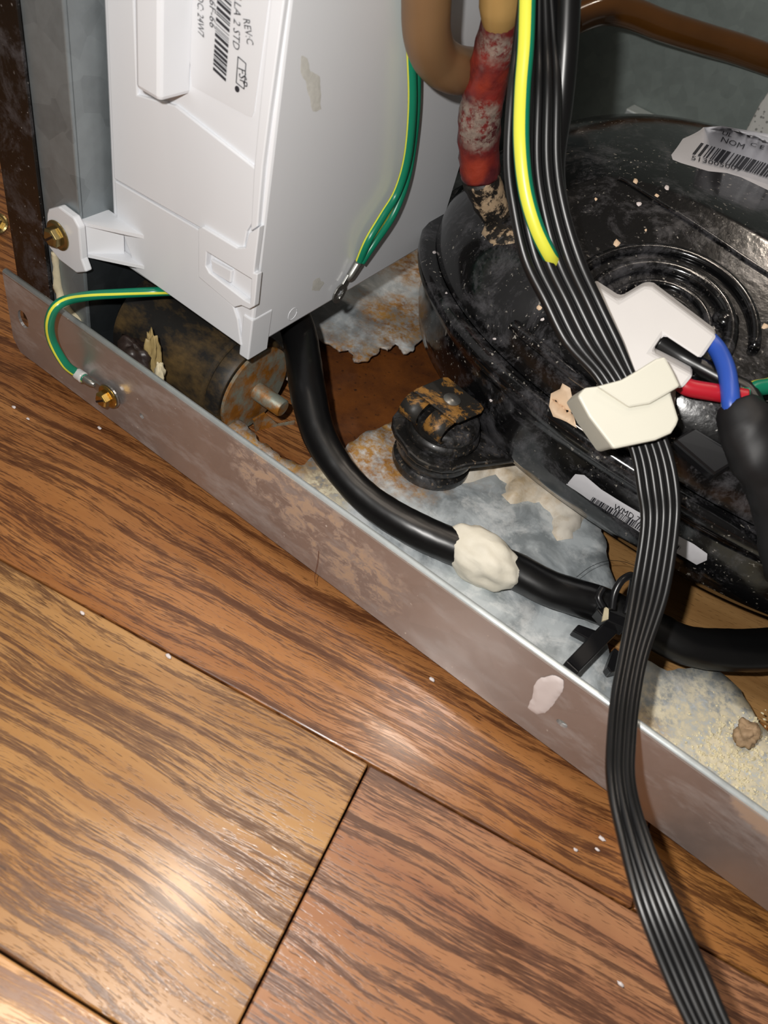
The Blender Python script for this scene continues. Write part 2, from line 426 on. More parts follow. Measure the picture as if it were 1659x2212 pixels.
t.set(color=t.mix(t.noise(p_, 120, 5), hx('d2cbb8'), hx('ebe6d8')), rough=.6); t.bump(t.noise(p_, 420, 5), .25, .0006); M_PUTTY = t.m
t = NT('plaster'); p_ = t.pos()
t.set(color=t.mix(t.ramp(t.noise(p_, 50, 6, .7), [(.45, 0.0), (.7, 1.0)]), hx('e0d8ca'), hx('bfa988')), rough=.55); t.bump(t.noise(p_, 200, 6), .3, .001); M_PLASTER = t.m
M_PEACH = plain('peach_filler', 'e0c3a4', .6, var=.12, scale=160)
M_PINKWHITE = plain('white_filler', 'dcd2d0', .6, var=.05, scale=160)
t = NT('red_varnish_joint'); p_ = t.pos()
c_ = t.mix(t.ramp(t.noise(p_, 90, 4), [(.4, 0.0), (.65, 1.0)]), hx('4e1c20'), hx('7c2620'))
og = t.math('MAXIMUM', t.near(p_, atd(1056, 150, .300), .013, .008, t.noise(p_, 120, 4), .016), t.near(p_, atd(1020, 365, .330), .009, .006, t.noise(p_, 120, 4), .012))
c_ = t.mix(og, c_, hx('8e3322'))
cr = t.math('MULTIPLY', t.math('MAXIMUM', t.near(p_, atd(1035, 262, .314), .0135, .005, t.noise(p_, 160, 4), .010), t.near(p_, atd(1072, 90, .284), .010, .005, t.noise(p_, 160, 4), .010)), t.ramp(t.noise(p_, 230, 6, .75), [(.42, 0.0), (.54, 1.0)]))
c_ = t.mix(cr, c_, t.mix(t.noise(p_, 500, 3), hx('54443e'), hx('a8998c')))
t.set(color=c_, rough=.38); t.bump(t.noise(p_, 260, 5), .5, .001); M_REDJ = t.m
t = NT('crusted_stub'); p_ = t.pos()
t.set(color=t.mix(t.ramp(t.noise(p_, 110, 6, .7), [(.50, 0.0), (.57, 1.0)]), hx('1a1714'), hx('ab9478')), rough=.55); t.bump(t.noise(p_, 260, 5), .5, .001); M_CRUST = t.m
M_BROWN = plain('brown_tube_coating', '76593c', .42, var=.18, scale=40)
M_BROWN2 = plain('brown_glossy_tube', '5e3a16', .16, var=.25, scale=40, coat=.4)
M_BRASS = plain('brass_joint', 'b8945a', .4, .3, var=.2)
t = NT('perforated_pad'); p_ = t.pos()
t.set(color=t.mix(t.ramp(t.voro(p_, 380)['Distance'], [(.25, 0.0), (.36, 1.0)]), hx('8f8f8c'), hx('d6d6d2')), rough=.8); M_PAD = t.m
M_SUB = plain('subfloor_dark', '1c120a', .9)

# ================================================================ the setting
PHI = math.radians(10.7); ca, sa = math.cos(PHI), math.sin(PHI)
floor = box('floor', (-1.3, -.6, -.04), (1.3, 1.9, -.0165), M_SUB, bevel=0)
floor['kind'] = 'structure'; floor['label'] = 'glossy brown oak board floor laid at an angle to the refrigerator'
PW = .1091
def plank(a0, a1, row, m):
    b0 = .0224 + (row - 1) * PW; g = .00035
    lo, hi = (a0 + g, b0 + g, -.016), (a1 - g, b0 + PW - g, 0)
    o = box('plank', lo, hi, m, floor, bevel=.0007)
    o.rotation_euler = (0, 0, PHI); return o
rows = {-3: [(-1.2, -.2, 2), (-.2, 1.1, 0)], -2: [(-1.2, .3, 1), (.3, 1.1, 5)], -1: [(-1.2, -.45, 0), (-.45, 1.1, 2)], 0: [(-1.2, .4, 5), (.4, 1.1, 1)],
        1: [(-1.2, .003, 0), (.003, 1.1, 1)], 2: [(-1.2, .112, 2), (.112, 1.1, 3)], 3: [(-1.2, -.02, 2), (-.02, 1.1, 4)], 4: [(-1.2, .5, 2), (.5, 1.1, 0)],
        5: [(-1.2, -.5, 1), (-.5, 1.1, 2)], 6: [(-1.2, .2, 0), (.2, 1.1, 2)], 7: [(-1.2, 1.1, 2)], 8: [(-1.2, 1.1, 0)], 9: [(-1.2, 1.1, 1)]}
for r_, lst in rows.items():
    for a0, a1, k in lst: plank(a0, a1, r_, OAK[k])

# ---------------------------------------------------------------- refrigerator body seen from behind: base pan, rail, post, side, back wall
fr = empty('refrigerator_base', (0, 0, 0), 'galvanised open rear base of a refrigerator standing on the oak boards', 'refrigerator')
RY, RZ0, RZ1 = .177, .0115, .0555
RX0, RX1 = -.2795, .42
def on_rail(px, py): q = at(px, py, 'y', RY); return Vector((q.x, q.z))
slot = ring(on_rail(50, 690), .0042, 16, .85, 1.15)
pil1 = ring(on_rail(306, 899), .0014, 10); pil2 = ring(on_rail(1214, 1563), .0020, 12, 1.2, .85)
outer = [(RX0 + .004, RZ0), (RX1, RZ0), (RX1, RZ1 - .0006), (RX0, RZ1 - .0006), (RX0, RZ0 + .006)]
V, Fc = cdt([Vector(p) for p in outer], [slot, pil1, pil2])
mk('front_rail', [(v.x, RY, v.y) for v in V], Fc, M_RAIL, fr, solid=.0013, off=1, label='long galvanised steel rail with scuffs and filler smears')
for o in COL.objects[-1:]:
    # keep the sheet behind the front plane
    o.modifiers['thickness'].offset = -1 if o.data.polygons[0].normal.y < 0 else 1
tube('rail_hem', [(RX0, RY + .0016, RZ1 - .0012), (RX1, RY + .0016, RZ1 - .0012)], .00165, M_EDGE, fr, 12, 0, label='bright rounded top edge of the rail')
tube('rail_bend', [(RX0 + .003, RY + .0022, RZ0 + .0012), (RX1, RY + .0022, RZ0 + .0012)], .0022, M_RAIL, fr, 10, 0)
# pan floor with the rusted-out holes
def z14(px, py): q = at(px, py, 'z', .014); return Vector((q.x, q.y))
holeA = [z14(*p) for p in ((520, 905), (555, 945), (575, 958), (605, 988), (650, 1003), (695, 985), (732, 992), (748, 962), (790, 933), (838, 915), (900, 905), (960, 880),
         (1000, 840), (985, 780), (945, 700), (925, 700), (905, 735), (893, 757), (872, 762), (856, 742), (836, 757), (820, 748), (808, 770), (795, 778), (768, 778), (752, 752), (733, 757), (712, 740), (690, 732), (660, 730))]
holeA += [Vector((-.168, .262)), Vector((-.2475, .262)), Vector((-.2475, .206)), Vector((-.182, .206))]
hA = ragged(holeA, .0011, .0016, 3)
holeC = [z14(*p) for p in ((1292, 1108), (1312, 1190), (1330, 1262), (1300, 1330), (1322, 1425), (1390, 1420), (1440, 1448), (1545, 1440), (1600, 1490), (1640, 1560), (1720, 1640), (1850, 1640), (1850, 1250), (1560, 1100), (1400, 1050))]
hC = ragged(holeC, .0007, .003, 9)
outer = [Vector(p) for p in ((RX0 + .002, RY + .001), (RX1, RY + .001), (RX1, .70), (-.2495, .70), (-.2495, .20), (RX0 + .002, .20))]
ex = [Vector((x * .012 - .24, y * .012 + .19)) for x in range(55) for y in range(40)]
ex = [q for q in ex if not inside(q, hA) and not inside(q, hC)]
V, Fc = cdt(outer, [hA, hC], ex)
def pan_z(p): return .014 + .0006 * noise.noise(Vector((p.x * 40, p.y * 40, 1))) + .0002 * noise.noise(Vector((p.x * 200, p.y * 200, 1)))
mk('pan_sheet', [(v.x, v.y, pan_z(v)) for v in V], Fc, M_PAN, fr, True, solid=.0012, label='blue-grey galvanised pan floor eaten by orange rust')
rs = ragged([z14(*p) for p in ((688, 690), (1010, 640), (1040, 860), (960, 950), (735, 1003), (714, 985))], .002, .006, 5)
exr = [Vector((random.uniform(-.2, -.04), random.uniform(.24, .40))) for _ in range(300)]
V, Fc = cdt(rs, [], [q for q in exr if inside(q, rs)])
mk('rusted_plate', [(v.x, v.y, .0068 + .0009 * noise.noise(Vector((v.x * 60, v.y * 60, 4)))) for v in V], Fc, M_RUST, fr, True, solid=.001, label='orange-brown rusted plate showing through the eaten pan')
# corner post, wall, black side, foam
PX = -.249
box('corner_post', (-.272, .1965, .0142), (PX, .1985, .42), M_POST, fr, .0005, 'grey galvanised corner post')
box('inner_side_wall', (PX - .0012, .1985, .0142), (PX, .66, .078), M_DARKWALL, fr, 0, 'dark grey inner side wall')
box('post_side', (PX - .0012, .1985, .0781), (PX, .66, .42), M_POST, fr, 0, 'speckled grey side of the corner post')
box('side_panel', (-.2955, .1945, .012), (-.2715, .1962, .42), M_PANEL, fr, .0004, 'black painted side panel edge')
box('side_skin', (-.2955, .1962, .012), (-.2943, .66, .42), M_PANEL, fr, 0)
box('back_wall', (PX, .668, .0), (RX1, .671, .42), M_WALL, fr, 0, 'dull grey galvanised wall behind the compressor')
fp = [at(x, y, 'y', .1955) for x, y in ((118, 545), (122, 590), (128, 630), (143, 665), (165, 695), (175, 715))]
tube('foam_seam', fp, [.0014, .0016, .002, .0026, .003, .002], M_FOAM, fr, 8, 6, wob=.5, label='cream foam squeezed out of the panel joint')
box('wall_flange', (-.17, .650, .070), (-.06, .667, .078), M_EDGE, fr, .001, 'pale flange at the foot of the back wall')
# lump of foam and grime on the side wall
for (x, y, r_, m_) in ((322, 680, .006, M_FOAM),):
    c = at(x, y, 'x', PX)
    mound('foam_lump', [Vector((c.y + a, c.z + b)) for a, b in ((-.008, -.003), (-.002, -.006), (.006, -.002), (.008, .003), (.001, .004), (-.005, .002))],
          lambda u, v, h: Vector((PX + h, u, v)), .003, m_, fr, .003, .0015, 5, label='cream foam lump')

# ================================================================ control box
CB = .212; BX0, BX1, BZ = -.2465, -.1645, .0665
cb = empty('control_box', (-.205, .212, BZ), 'white plastic control box screwed to the corner post', 'control box')
def fbox(px, py, y=CB): return at(px, py, 'y', y)
box('housing', (BX0, CB, BZ), (BX1, .368, .40), M_WHITE, cb, .0012)
dY = Vector((0, .003, 0))
def plate(name, pts, y0, m=M_WHITE, thick=None, bevel=.0005, label=None):
    f = [fbox(a, b, y0) for a, b in pts]
    return prism(name, f, Vector((0, (CB + .0004 - y0) if thick is None else thick, 0)), m, cb, bevel, label)
plate('front_panel', [(227, -60), (286, -60), (296, 205), (378, 228), (553, 365), (545, 480), (533, 500), (526, 540), (436, 495), (246, 386)], CB - .0014)
plate('lower_panel', [(247, 390), (434, 499), (430, 596), (503, 660), (513, 690), (521, 748), (296, 588), (252, 470)], CB - .0014)
plate('corner_rib', [(590, -60), (622, -60), (582, 240), (567, 360), (556, 490), (541, 500), (548, 365), (560, 240)], CB - .0022, label='raised corner rib')
# latch frame with its window
fr_out = [fbox(a, b, CB - .003) for a, b in ((428, 494), (436, 490), (512, 536), (530, 535), (537, 505), (560, 490), (548, 590), (556, 592), (549, 662), (538, 668), (520, 660), (505, 664), (428, 598))]
win = [fbox(a, b, CB - .003) for a, b in ((446, 544), (543, 603), (540, 655), (527, 648), (452, 590), (444, 575))]
V, Fc = cdt([Vector((q.x, q.z)) for q in fr_out], [[Vector((q.x, q.z)) for q in win]])
mk('latch_frame', [(v.x, CB - .003, v.y) for v in V], Fc, M_WHITE, cb, solid=.003, off=-1, bevel=.0004)
o_ = COL.objects[-1]; o_.modifiers['thickness'].offset = -1 if o_.data.polygons[0].normal.y < 0 else 1
plate('latch_tongue', [(455, 560), (500, 585), (497, 612), (458, 588)], CB - .0016)
cf0, cf1 = fbox(521, 741), fbox(536, 776)
box('corner_foot', (cf0.x, CB - .0008, cf1.z), (BX1 + .0004, CB + .012, BZ + .016), M_WHITE, cb, .0006)
for (x, y, r_) in ((632, 678, .0030),):
    q = at(x, y, 'x', BX1); tube('ejector_mark', [q + Vector((0, r_ * math.cos(a * math.pi / 12), r_ * math.sin(a * math.pi / 12))) for a in range(25)], .00022, M_WHITE, cb, 6, 0)
# tall rib standing out of the front
q0 = fbox(410, 205); xr = q0.x; q1 = at(345, 222, 'x', xr); q2 = at(292, 198, 'y', q1.y)
box('tall_rib', (q2.x, q1.y, q1.z), (xr, CB + .001, .40), M_WHITE, cb, .0016, 'tall white rib standing out of the box front')
# screw tab wrapped around the post
TY = .1925
tabp = [at(x, y, 'y', TY) for x, y in ((101, 462), (104, 452), (126, 446), (158, 470), (170, 492), (176, 560), (186, 588), (165, 590), (128, 562), (106, 535), (100, 500))]
prism('screw_tab', tabp, (0, .0036, 0), M_WHITE, cb, .0007)
zt, zb_ = at(170, 492, 'y', TY).z, at(178, 562, 'y', TY).z
e0 = Vector((-.2485, TY, 0)); e1 = Vector((-.2465, CB - .001, 0)); e2 = Vector((-.2255, CB - .001, 0))
for z_ in (zt, zb_):
    prism('gusset', [Vector((p.x, p.y, z_)) for p in (Vector((e0.x - .004, TY + .0005, 0)), Vector((-.2488, CB, 0)), e2)], (0, 0, -.0016), M_WHITE, cb, 0)
prism('tab_web', [(e0.x - .001, TY + .001, zt - .0008), (-.238, CB - .0015, zt - .0008), (-.238, CB - .0015, zb_ - .002), (e0.x - .001, TY + .001, zb_ - .002)], (-.002, .001, 0), M_WHITE, cb, .0004)
# label and its print
def lab(u, v, y=CB - .0004): return Vector((u, y, v))
LB = [fbox(a, b) for a, b in ((396, -60), (590, -60), (550, 240), (545, 252), (535, 250), (416, 186))]
prism('label_sheet', [Vector((q.x, CB - .0003, q.z)) for q in LB], (0, .0003, 0), M_LABEL, cb, 0, 'pale grey printed label')
lsheet = COL.objects[-1]
def down_text(body, top, bot, width, shear=0):
    """lettering read downwards, letter tops to the right"""
    a, b = fbox(*top), fbox(*bot); L_ = (b - a).length; d_ = (b - a).normalized(); n_ = Vector((-d_.z, 0, d_.x))
    if n_.x < 0: n_ = -n_
    vs, fs = fit_text(body, 0, 0, L_, width, shear)
    flat('lettering', (vs, fs), lambda u, v: a + d_ * u + n_ * v + Vector((0, -.0005, 0)), M_INK, lsheet)
down_text('REV:C', (527, 38), (536, 97), .0030, .2)
down_text('BELLA 2 STD', (510, -42), (505, 103), .0030, .2)
down_text('0Q6F-66', (455, -42), (455, 57), .0028, .2)
down_text('D DC: 24W7', (428, -34), (430, 76), .0028, .2)
down_text('FSP', (516, 143), (522, 186), .0034, .3)
a, b = fbox(475, -60), fbox(462, 152); d_ = (b - a).normalized(); n_ = Vector((1, 0, -.25)).normalized()
flat('barcode', bars(0, (b - a).length, 0, .0062, 36, 3), lambda u, v: a + d_ * u + n_ * v + Vector((0, -.0005, 0)), M_INK, lsheet)
lp = [fbox(x, y) for x, y in ((516, 122), (533, 137), (529, 192), (512, 178))]; 
for i in range(4):
    p0, p1 = lp[i], lp[(i + 1) % 4]; tube('logo_frame', [p0 + Vector((0, -.0004, 0)), p1 + Vector((0, -.0004, 0))], .00018, M_INK, lsheet, 6, 0)
q = fbox(514, 192); lathe('logo_dot', [(.0010, 0), (.0010, -.0002)], q + Vector((0, -.0003, 0)), M_INK, lsheet, 'y', 14)
# yellowed dirt marks on the right side
M_GLUE = plain('glue_mark', 'cbcac4', .6, var=.2, scale=600)
for k, pts in enumerate((((650, 122), (664, 126), (672, 150), (688, 168), (694, 236), (676, 240), (664, 200), (652, 160)), ((676, 610), (690, 600), (700, 612), (690, 628), (672, 628)))):
    pg = ragged([Vector((q.y, q.z)) for q in (at(x, y, 'x', BX1) for x, y in pts)], .0007, .0009, k + 2)
    mound('glue_mark', pg, lambda u, v, h: Vector((BX1 + h, u, v)), .00012, M_GLUE, cb, .001, .0009, k, label='faint grey glue mark')

# ================================================================ screws
def hex_screw(c, nrm, r, m, label, group=None, spin=.3):
    s = empty('hex_screw', c, label, 'screw', group)
    nrm = Vector(nrm).normalized(); u = nrm.cross(Vector((0, 0, 1))).normalized(); v = nrm.cross(u); c = Vector(c)
    def lay(name, prof, n, ph):
        vs, fs = [], []
        for rr, h in prof:
            for k in range(n):
                a = ph + 2 * math.pi * k / n; vs.append(c + nrm * h + u * rr * math.cos(a) + v * rr * math.sin(a))
        for i in range(len(prof) - 1):
            for k in range(n): fs.append((i * n + k, i * n + (k + 1) % n, (i + 1) * n + (k + 1) % n, (i + 1) * n + k))
        fs += [tuple(range(n)), tuple(range((len(prof) - 1) * n, len(prof) * n))]
        return mk(name, vs, fs, m, s, bevel=.0002)
    lay('washer_flange', [(r, 0), (r, .0007), (r * .82, .0013)], 28, 0)
    lay('hex_head', [(r * .66, .0012), (r * .66, .0042), (r * .5, .005)], 6, spin)
    a = spin + .4; d1 = u * math.cos(a) + v * math.sin(a); d2 = nrm.cross(d1)
    prism('slot', [c + nrm * .0050 + d1 * r * .55 + d2 * .0005, c + nrm * .0050 - d1 * r * .55 + d2 * .0005, c + nrm * .0050 - d1 * r * .55 - d2 * .0005, c + nrm * .0050 + d1 * r * .55 - d2 * .0005], nrm * .0001, M_BLACK, s, 0)
    return s
hex_screw(at(126, 508, 'y', TY - .0002), (0, -1, 0), .0066, M_ZINC, 'bronze hex screw in the white tab beside the black panel')
sc = at(234, 856, 'y', RY - .0026)
hex_screw(sc, (0, -1, 0), .0056, M_GOLD, 'gold hex screw holding the ground wire on the rail')
q = at(2, 480, 'y', .30)
hex_screw(at(-4, 483, 'z', .004), (.3, -.6, .7), .006, M_ZINC, 'bronze screw lying on boards left of the black panel')

# ================================================================ ground wires
def ring_terminal(parent, c, nrm, back, r, L_, m):
    """flat eye with a crimp barrel pointing along back"""
    nrm = Vector(nrm).normalized(); b = Vector(back); b = (b - b.dot(nrm) * nrm).normalized(); s = nrm.cross(b); c = Vector(c)
    out = [Vector((r * math.cos(a), r * math.sin(a))) for a in [math.radians(25 + k * 310 / 20) for k in range(21)]]
    out = [Vector((x.x, x.y)) for x in out] + [Vector((r * 1.5, -r * .38)), Vector((r * 1.9, -r * .38)), Vector((r * 1.9, r * .38)), Vector((r * 1.5, r * .38))]
    hole = [Vector((r * (.58 if k % 2 else .44) * math.cos(k * math.pi / 9), r * (.58 if k % 2 else .44) * math.sin(k * math.pi / 9))) for k in range(18)]
    V, Fc = cdt(out, [hole])
    o = mk('ring_terminal', [c + b * v.x + s * v.y for v in V], Fc, m, parent, solid=.0009, off=0, bevel=.0001)
    tube('crimp_barrel', [c + b * r * 1.5, c + b * (r * 1.9) + nrm * .0006, c + b * (r * 1.5 + L_) + nrm * .001], [.0012, .0019, .0021], m, o, 12, 4)
    return c + b * (r * 1.5 + L_) + nrm * .001
gw = empty('ground_wire', sc, 'green and yellow ground wire looping over the rail to the gold screw', 'wire')
cterm = sc + Vector((0, .0006, 0))
q = at(172, 815, 'y', RY - .004)
endp = ring_terminal(gw, cterm, (0, -1, 0), q - cterm, .0060, .0075, M_TIN)
pts = [endp + (cterm - endp) * .12, endp + (endp - cterm).normalized() * .003, at(140, 785, 'y', RY - .007), at(112, 735, 'y', RY - .009), at(108, 690, 'y', RY - .010), at(130, 655, 'y', RY - .006), at(185, 640, 'y', RY + .008), at(260, 634, 'y', .199), at(340, 630, 'y', .2125), at(385, 628, 'y', .2155), at(430, 622, 'y', .218), at(470, 612, 'y', .222)]
tube('insulation', pts, .0021, [M_GREEN, M_YELLOW], gw, 24, 8, stripe=(-20, 20), ref=tuple(CAM - sc), twist=(-70, 62))
tube('crimp_sleeve', [endp - (endp - cterm).normalized() * .001, endp + (endp - cterm).normalized() * .003], .0027, M_CLEAR, gw, 12, 4)
# hanging pair on the box side
hw = empty('ground_wire_pair', at(735, 630, 'x', BX1), 'two green and yellow wires crimped into a ring eye against the white box side', 'wire')
X2 = BX1 + .0045
c0 = at(733, 634, 'x', BX1 + .0015)
e_ = ring_terminal(hw, c0, (1, 0, 0), at(778, 552, 'x', BX1 + .0015) - c0, .0050, .0095, M_TIN)
w1 = [e_, at(795, 520, 'x', X2), at(828, 465, 'x', X2), at(858, 415, 'x', X2), at(880, 340, 'x', X2 + .001), at(890, 230, 'x', X2 + .001), at(888, 120, 'x', X2), at(882, 20, 'x', X2), at(878, -40, 'x', X2)]
w2 = [e_ + Vector((.0008, .0008, 0)), at(808, 525, 'x', X2), at(848, 465, 'x', X2), at(874, 400, 'x', X2 - .0006), at(889, 330, 'x', X2 - .0016), at(899, 230, 'x', X2 - .0016), at(899, 120, 'x', X2 - .001), at(896, 20, 'x', X2), at(893, -40, 'x', X2)]
for k, w_ in enumerate((w1, w2)):
    tube('wire', w_, .0019, [M_GREEN, M_YELLOW], hw, 20, 8, stripe=(-25, 25), ref=tuple(CAM - c0), twist=(-48, -72))

# ================================================================ compressor
CCX, CCY, CA, CBB = .001, .418, .180, .154
PEXP = 2.35
def er(th, a=CA, b=CBB):
    c, s = abs(math.cos(th)), abs(math.sin(th)); return 1 / ((c / a) ** PEXP + (s / b) ** PEXP) ** (1 / PEXP)
comp = empty('compressor', (CCX, CCY, .03), 'black dusty refrigerator compressor with printed labels', 'compressor')
RIMZ = .078
# the sloping terminal facet cuts the dome
fa, fb, fc = at(1345, 392, 'z', .1415), at(1659, 592, 'z', .1405), at(1200, 780, 'z', .104)
FN = (fb - fa).cross(fc - fa).normalized()
if FN.z < 0: FN = -FN
def facet_z(x, y): return fa.z - (FN.x * (x - fa.x) + FN.y * (y - fa.y)) / FN.z
TC = None
def dome_z(x, y):
    th = math.atan2(y - CCY, x - CCX); r = math.hypot(x - CCX, y - CCY) / er(th)
    s = min(r / .955, 1); z = RIMZ + .004 + .066 * (1 - s ** 3.6) ** .58
    return z
def upper_z(x, y):
    z = dome_z(x, y)
    fz = facet_z(x, y)
    # facet only right of its left end, fading out
    k = (x - fa.x) * (fb - fa).normalized().x + (y - fa.y) * (fb - fa).normalized().y
    t_ = max(0, min(1, (k + .02) / .012))
    if fz < z: z = z * (1 - t_) + fz * t_
    return max(z, RIMZ + .003)
vs, fs = [], []; NA, NR = 220, 110
for i in range(NR + 1):
    s = (i / NR)
    for k in range(NA):
        th = 2 * math.pi * k / NA; r = er(th) * .955 * s
        x, y = CCX + r * math.cos(th), CCY + r * math.sin(th); vs.append((x, y, upper_z(x, y)))
for i in range(NR):
    for k in range(NA): fs.append((i * NA + k, i * NA + (k + 1) % NA, (i + 1) * NA + (k + 1) % NA, (i + 1) * NA + k))
upper = mk('upper_shell', vs, fs[NA:] + [(0 * NA + NA + k, NA + (k + 1) % NA, 0) for k in range(NA)], M_SHELL, comp, True, label='black enamelled upper shell')
prof = [(.955, RIMZ + .0035), (.985, RIMZ + .0035), (.998, RIMZ + .001), (.998, RIMZ - .004), (.985, RIMZ - .0065), (.968, RIMZ - .0065), (.965, RIMZ - .012), (.960, .050), (.945, .040), (.90, .031), (.80, .026), (.4, .024)]
vs, fs = [], []
for (s, z) in prof:
    for k in range(NA):
        th = 2 * math.pi * k / NA; r = er(th) * s; vs.append((CCX + r * math.cos(th), CCY + r * math.sin(th), z))
for i in range(len(prof) - 1):
    for k in range(NA): fs.append((i * NA + k, i * NA + (k + 1) % NA, (i + 1) * NA + (k + 1) % NA, (i + 1) * NA + k))
fs.append(tuple(range((len(prof) - 1) * NA, len(prof) * NA)))
lower = mk('lower_shell', vs, fs, M_SHELL, comp, True, label='black enamelled lower shell with welded rim')
bpy.context.view_layer.update()
def bvh_of(o): return BVHTree.FromPolygons([v.co.copy() for v in o.data.vertices], [tuple(p.vertices) for p in o.data.polygons])
BU, BL = bvh_of(upper), bvh_of(lower)
def hit(px, py, b=None, lift=0):
    best = None
    for bb in ([b] if b else [BU, BL]):
        loc, nrm, i, d = bb.ray_cast(CAM, ray(px, py))
        if loc is not None and (best is None or d < best[2]): best = (loc, nrm if nrm.dot(ray(px, py)) < 0 else -nrm, d)
    if best is None: return None, None
    return best[0] + best[1] * lift, best[1]
def draped(name, poly, h, m, parent, b=None, edge=8, grid=6, seed=0, rough=.3, label=None):
    poly = [Vector(p) for p in poly]
    def put(u, v, z):
        a, n_ = hit(u, v, b)
        if a is None: a, n_ = atd(u, v, .36), -fwd
        return a + n_ * z
    return mound(name, poly, put, h, m, parent, edge, grid, seed, rough, .03, label)

# nameplate label draped over the shell
lblp = [(1450, 335), (1475, 300), (1520, 275), (1560, 272), (1720, 300), (1720, 440), (1640, 402), (1600, 383), (1570, 374), (1530, 370), (1470, 352), (1453, 345)]
nl = draped('name_label', lblp, .0004, M_LABEL2, comp, BU, 3, 9, 1, 0, 'white curled label with barcode')
def on_shell(o, d, e, b, lift=.0009):
    o, d, e = Vector(o), Vector(d), Vector(e)
    def put(u, v):
        q = o + d * u + e * v; a, n_ = hit(q.x, q.y, b)
        return (a + n_ * lift) if a is not None else atd(q.x, q.y, .36)
    return put
flat('barcode', bars(0, 1, 0, 1, 34, 5), on_shell((1494, 336), (215, 68), (19, -24), BU), M_INK, nl)
flat('lettering', fit_text('513005009', 0, 0, 1, 1), on_shell((1490, 348), (108, 26), (2, -9), BU), M_INK, nl)
flat('lettering', fit_text('NOM', 0, 0, 1, 1), on_shell((1553, 309), (50, 17), (5, -11), BU), M_INK, nl)
flat('lettering', fit_text('UL', 0, 0, 1, 1), on_shell((1556, 294), (22, 6), (4, -8), BU), M_INK, nl)
flat('lettering', fit_text('C E', 0, 0, 1, 1), on_shell((1617, 318), (30, 9), (3, -8), BU), M_INK, nl)
# lower strip label
ll = draped('strip_label', [(1223, 1046), (1243, 1024), (1262, 1026), (1300, 1058), (1400, 1118), (1500, 1176), (1528, 1196), (1527, 1210), (1505, 1220), (1400, 1162), (1280, 1085)], .0004, M_LABEL2, comp, BL, 3, 9, 2, 0, 'white barcode label on the lower shell')
flat('barcode', bars(0, 1, 0, 1, 48, 8), on_shell((1274, 1083), (116, 65), (9, -12), BL), M_INK, ll)
flat('lettering', fit_text('WMD 7H', 0, 0, 1, 1), on_shell((1326, 1096), (66, 36), (6, -12), BL, .0013), M_INK, ll)
flat('barcode', bars(0, 1, 0, 1, 8, 9), on_shell((1450, 1176), (18, 10), (5, -7), BL), M_INK, ll)

# terminal ring on the facet
def facet_pt(px, py, lift=0):
    r = ray(px, py); t_ = (fa + FN * lift - CAM).dot(FN) / r.dot(FN); return CAM + r * t_
tcn = facet_pt(1415, 700); fu = (facet_pt(1515, 760) - tcn).normalized(); fv = FN.cross(fu)
def fring(name, R_, r_, a0=0, a1=360, lift=.001, m=M_SHELL):
    P_ = [tcn + FN * lift + (fu * math.cos(math.radians(a)) + fv * math.sin(math.radians(a))) * R_ for a in range(a0, a1 + 1, 6)]
    return tube(name, P_, r_, m, comp, 10, 0)
RR = (facet_pt(1300, 605) - tcn).length
fring('terminal_ring', RR * 1.30, .0022, 20, 185, .0008); fring('terminal_ring', RR * .98, .0030, 0, 360, .0008)
fring('terminal_ring', RR * .70, .0018, 0, 360, .0002)
vs = [tcn + FN * (.0004 + .003 * (1 - (i / 8) ** 2)) + (fu * math.cos(a * math.pi / 16) + fv * math.sin(a * math.pi / 16)) * RR * .55 * i / 8 for i in range(9) for a in range(32)]
fs = [(i * 32 + k, i * 32 + (k + 1) % 32, (i + 1) * 32 + (k + 1) % 32, (i + 1) * 32 + k) for i in range(8) for k in range(32)]
mk('terminal_dome', vs, fs, M_SHELL, comp, True)
q = facet_pt(1568, 690); lathe('shell_dimple', [(.0055, -.001), (.0055, .0008), (.004, .0026), (.0015, .0034)], (q.x, q.y, q.z), M_SHELL, comp, 'z', 20)
# lower ridge of the facet and the glossy bracket under the wires
rp = [hit(x, y, BU, .0012)[0] for x, y in ((1112, 702), (1150, 735), (1200, 775), (1250, 815), (1300, 850), (1345, 880))]
tube('shell_ridge', rp, .0026, M_SHELL, comp, 8, 4)
rp = [hit(x, y, BU, .0003)[0] for x, y in ((1335, 386), (1352, 392), (1400, 422), (1470, 466), (1540, 512), (1610, 560), (1659, 592), (1720, 632))]
tube('shell_ridge', rp, .0011, M_SHELL, comp, 8, 4)
bp = [hit(x, y, BU, .004)[0] for x, y in ((1455, 945), (1500, 920), (1605, 985), (1545, 1020))]
prism('terminal_bracket', bp, -FN * .006, M_BLACK, comp, .0012, 'glossy black bracket')
# filler spots on the shell
draped('filler_patch', [(1186, 878), (1190, 850), (1210, 840), (1215, 828), (1232, 838), (1236, 858), (1248, 870), (1238, 890), (1246, 925), (1225, 912), (1212, 906), (1195, 900)], .0012, M_PEACH, comp, None, 7, 5, 3, .5, 'peach filler patch')
draped('filler_patch', [(1040, 505), (1050, 478), (1068, 480), (1085, 500), (1110, 495), (1112, 525), (1085, 530), (1060, 526)], .0012, M_CRUST, comp, None, 7, 5, 4, .6)
for k, (x, y, s) in enumerate(((1333, 525, 14), (1440, 405, 12), (1372, 392, 12), (1380, 440, 10), (1418, 423, 9), (938, 545, 8), (1165, 665, 11), (964, 633, 5), (1287, 430, 7), (1172, 690, 8), (1652, 705, 14), (1068, 732, 6), (1395, 497, 6), (1060, 865, 6))):
    pl = [(x + .6 * s * random.uniform(.6, 1.2) * math.cos(a * .9), y + .6 * s * random.uniform(.5, 1.1) * math.sin(a * .9)) for a in range(7)]
    draped('filler_spot', pl, .0007, M_PINKWHITE if k % 2 else M_PEACH, comp, None, 4, 3, k, .5)
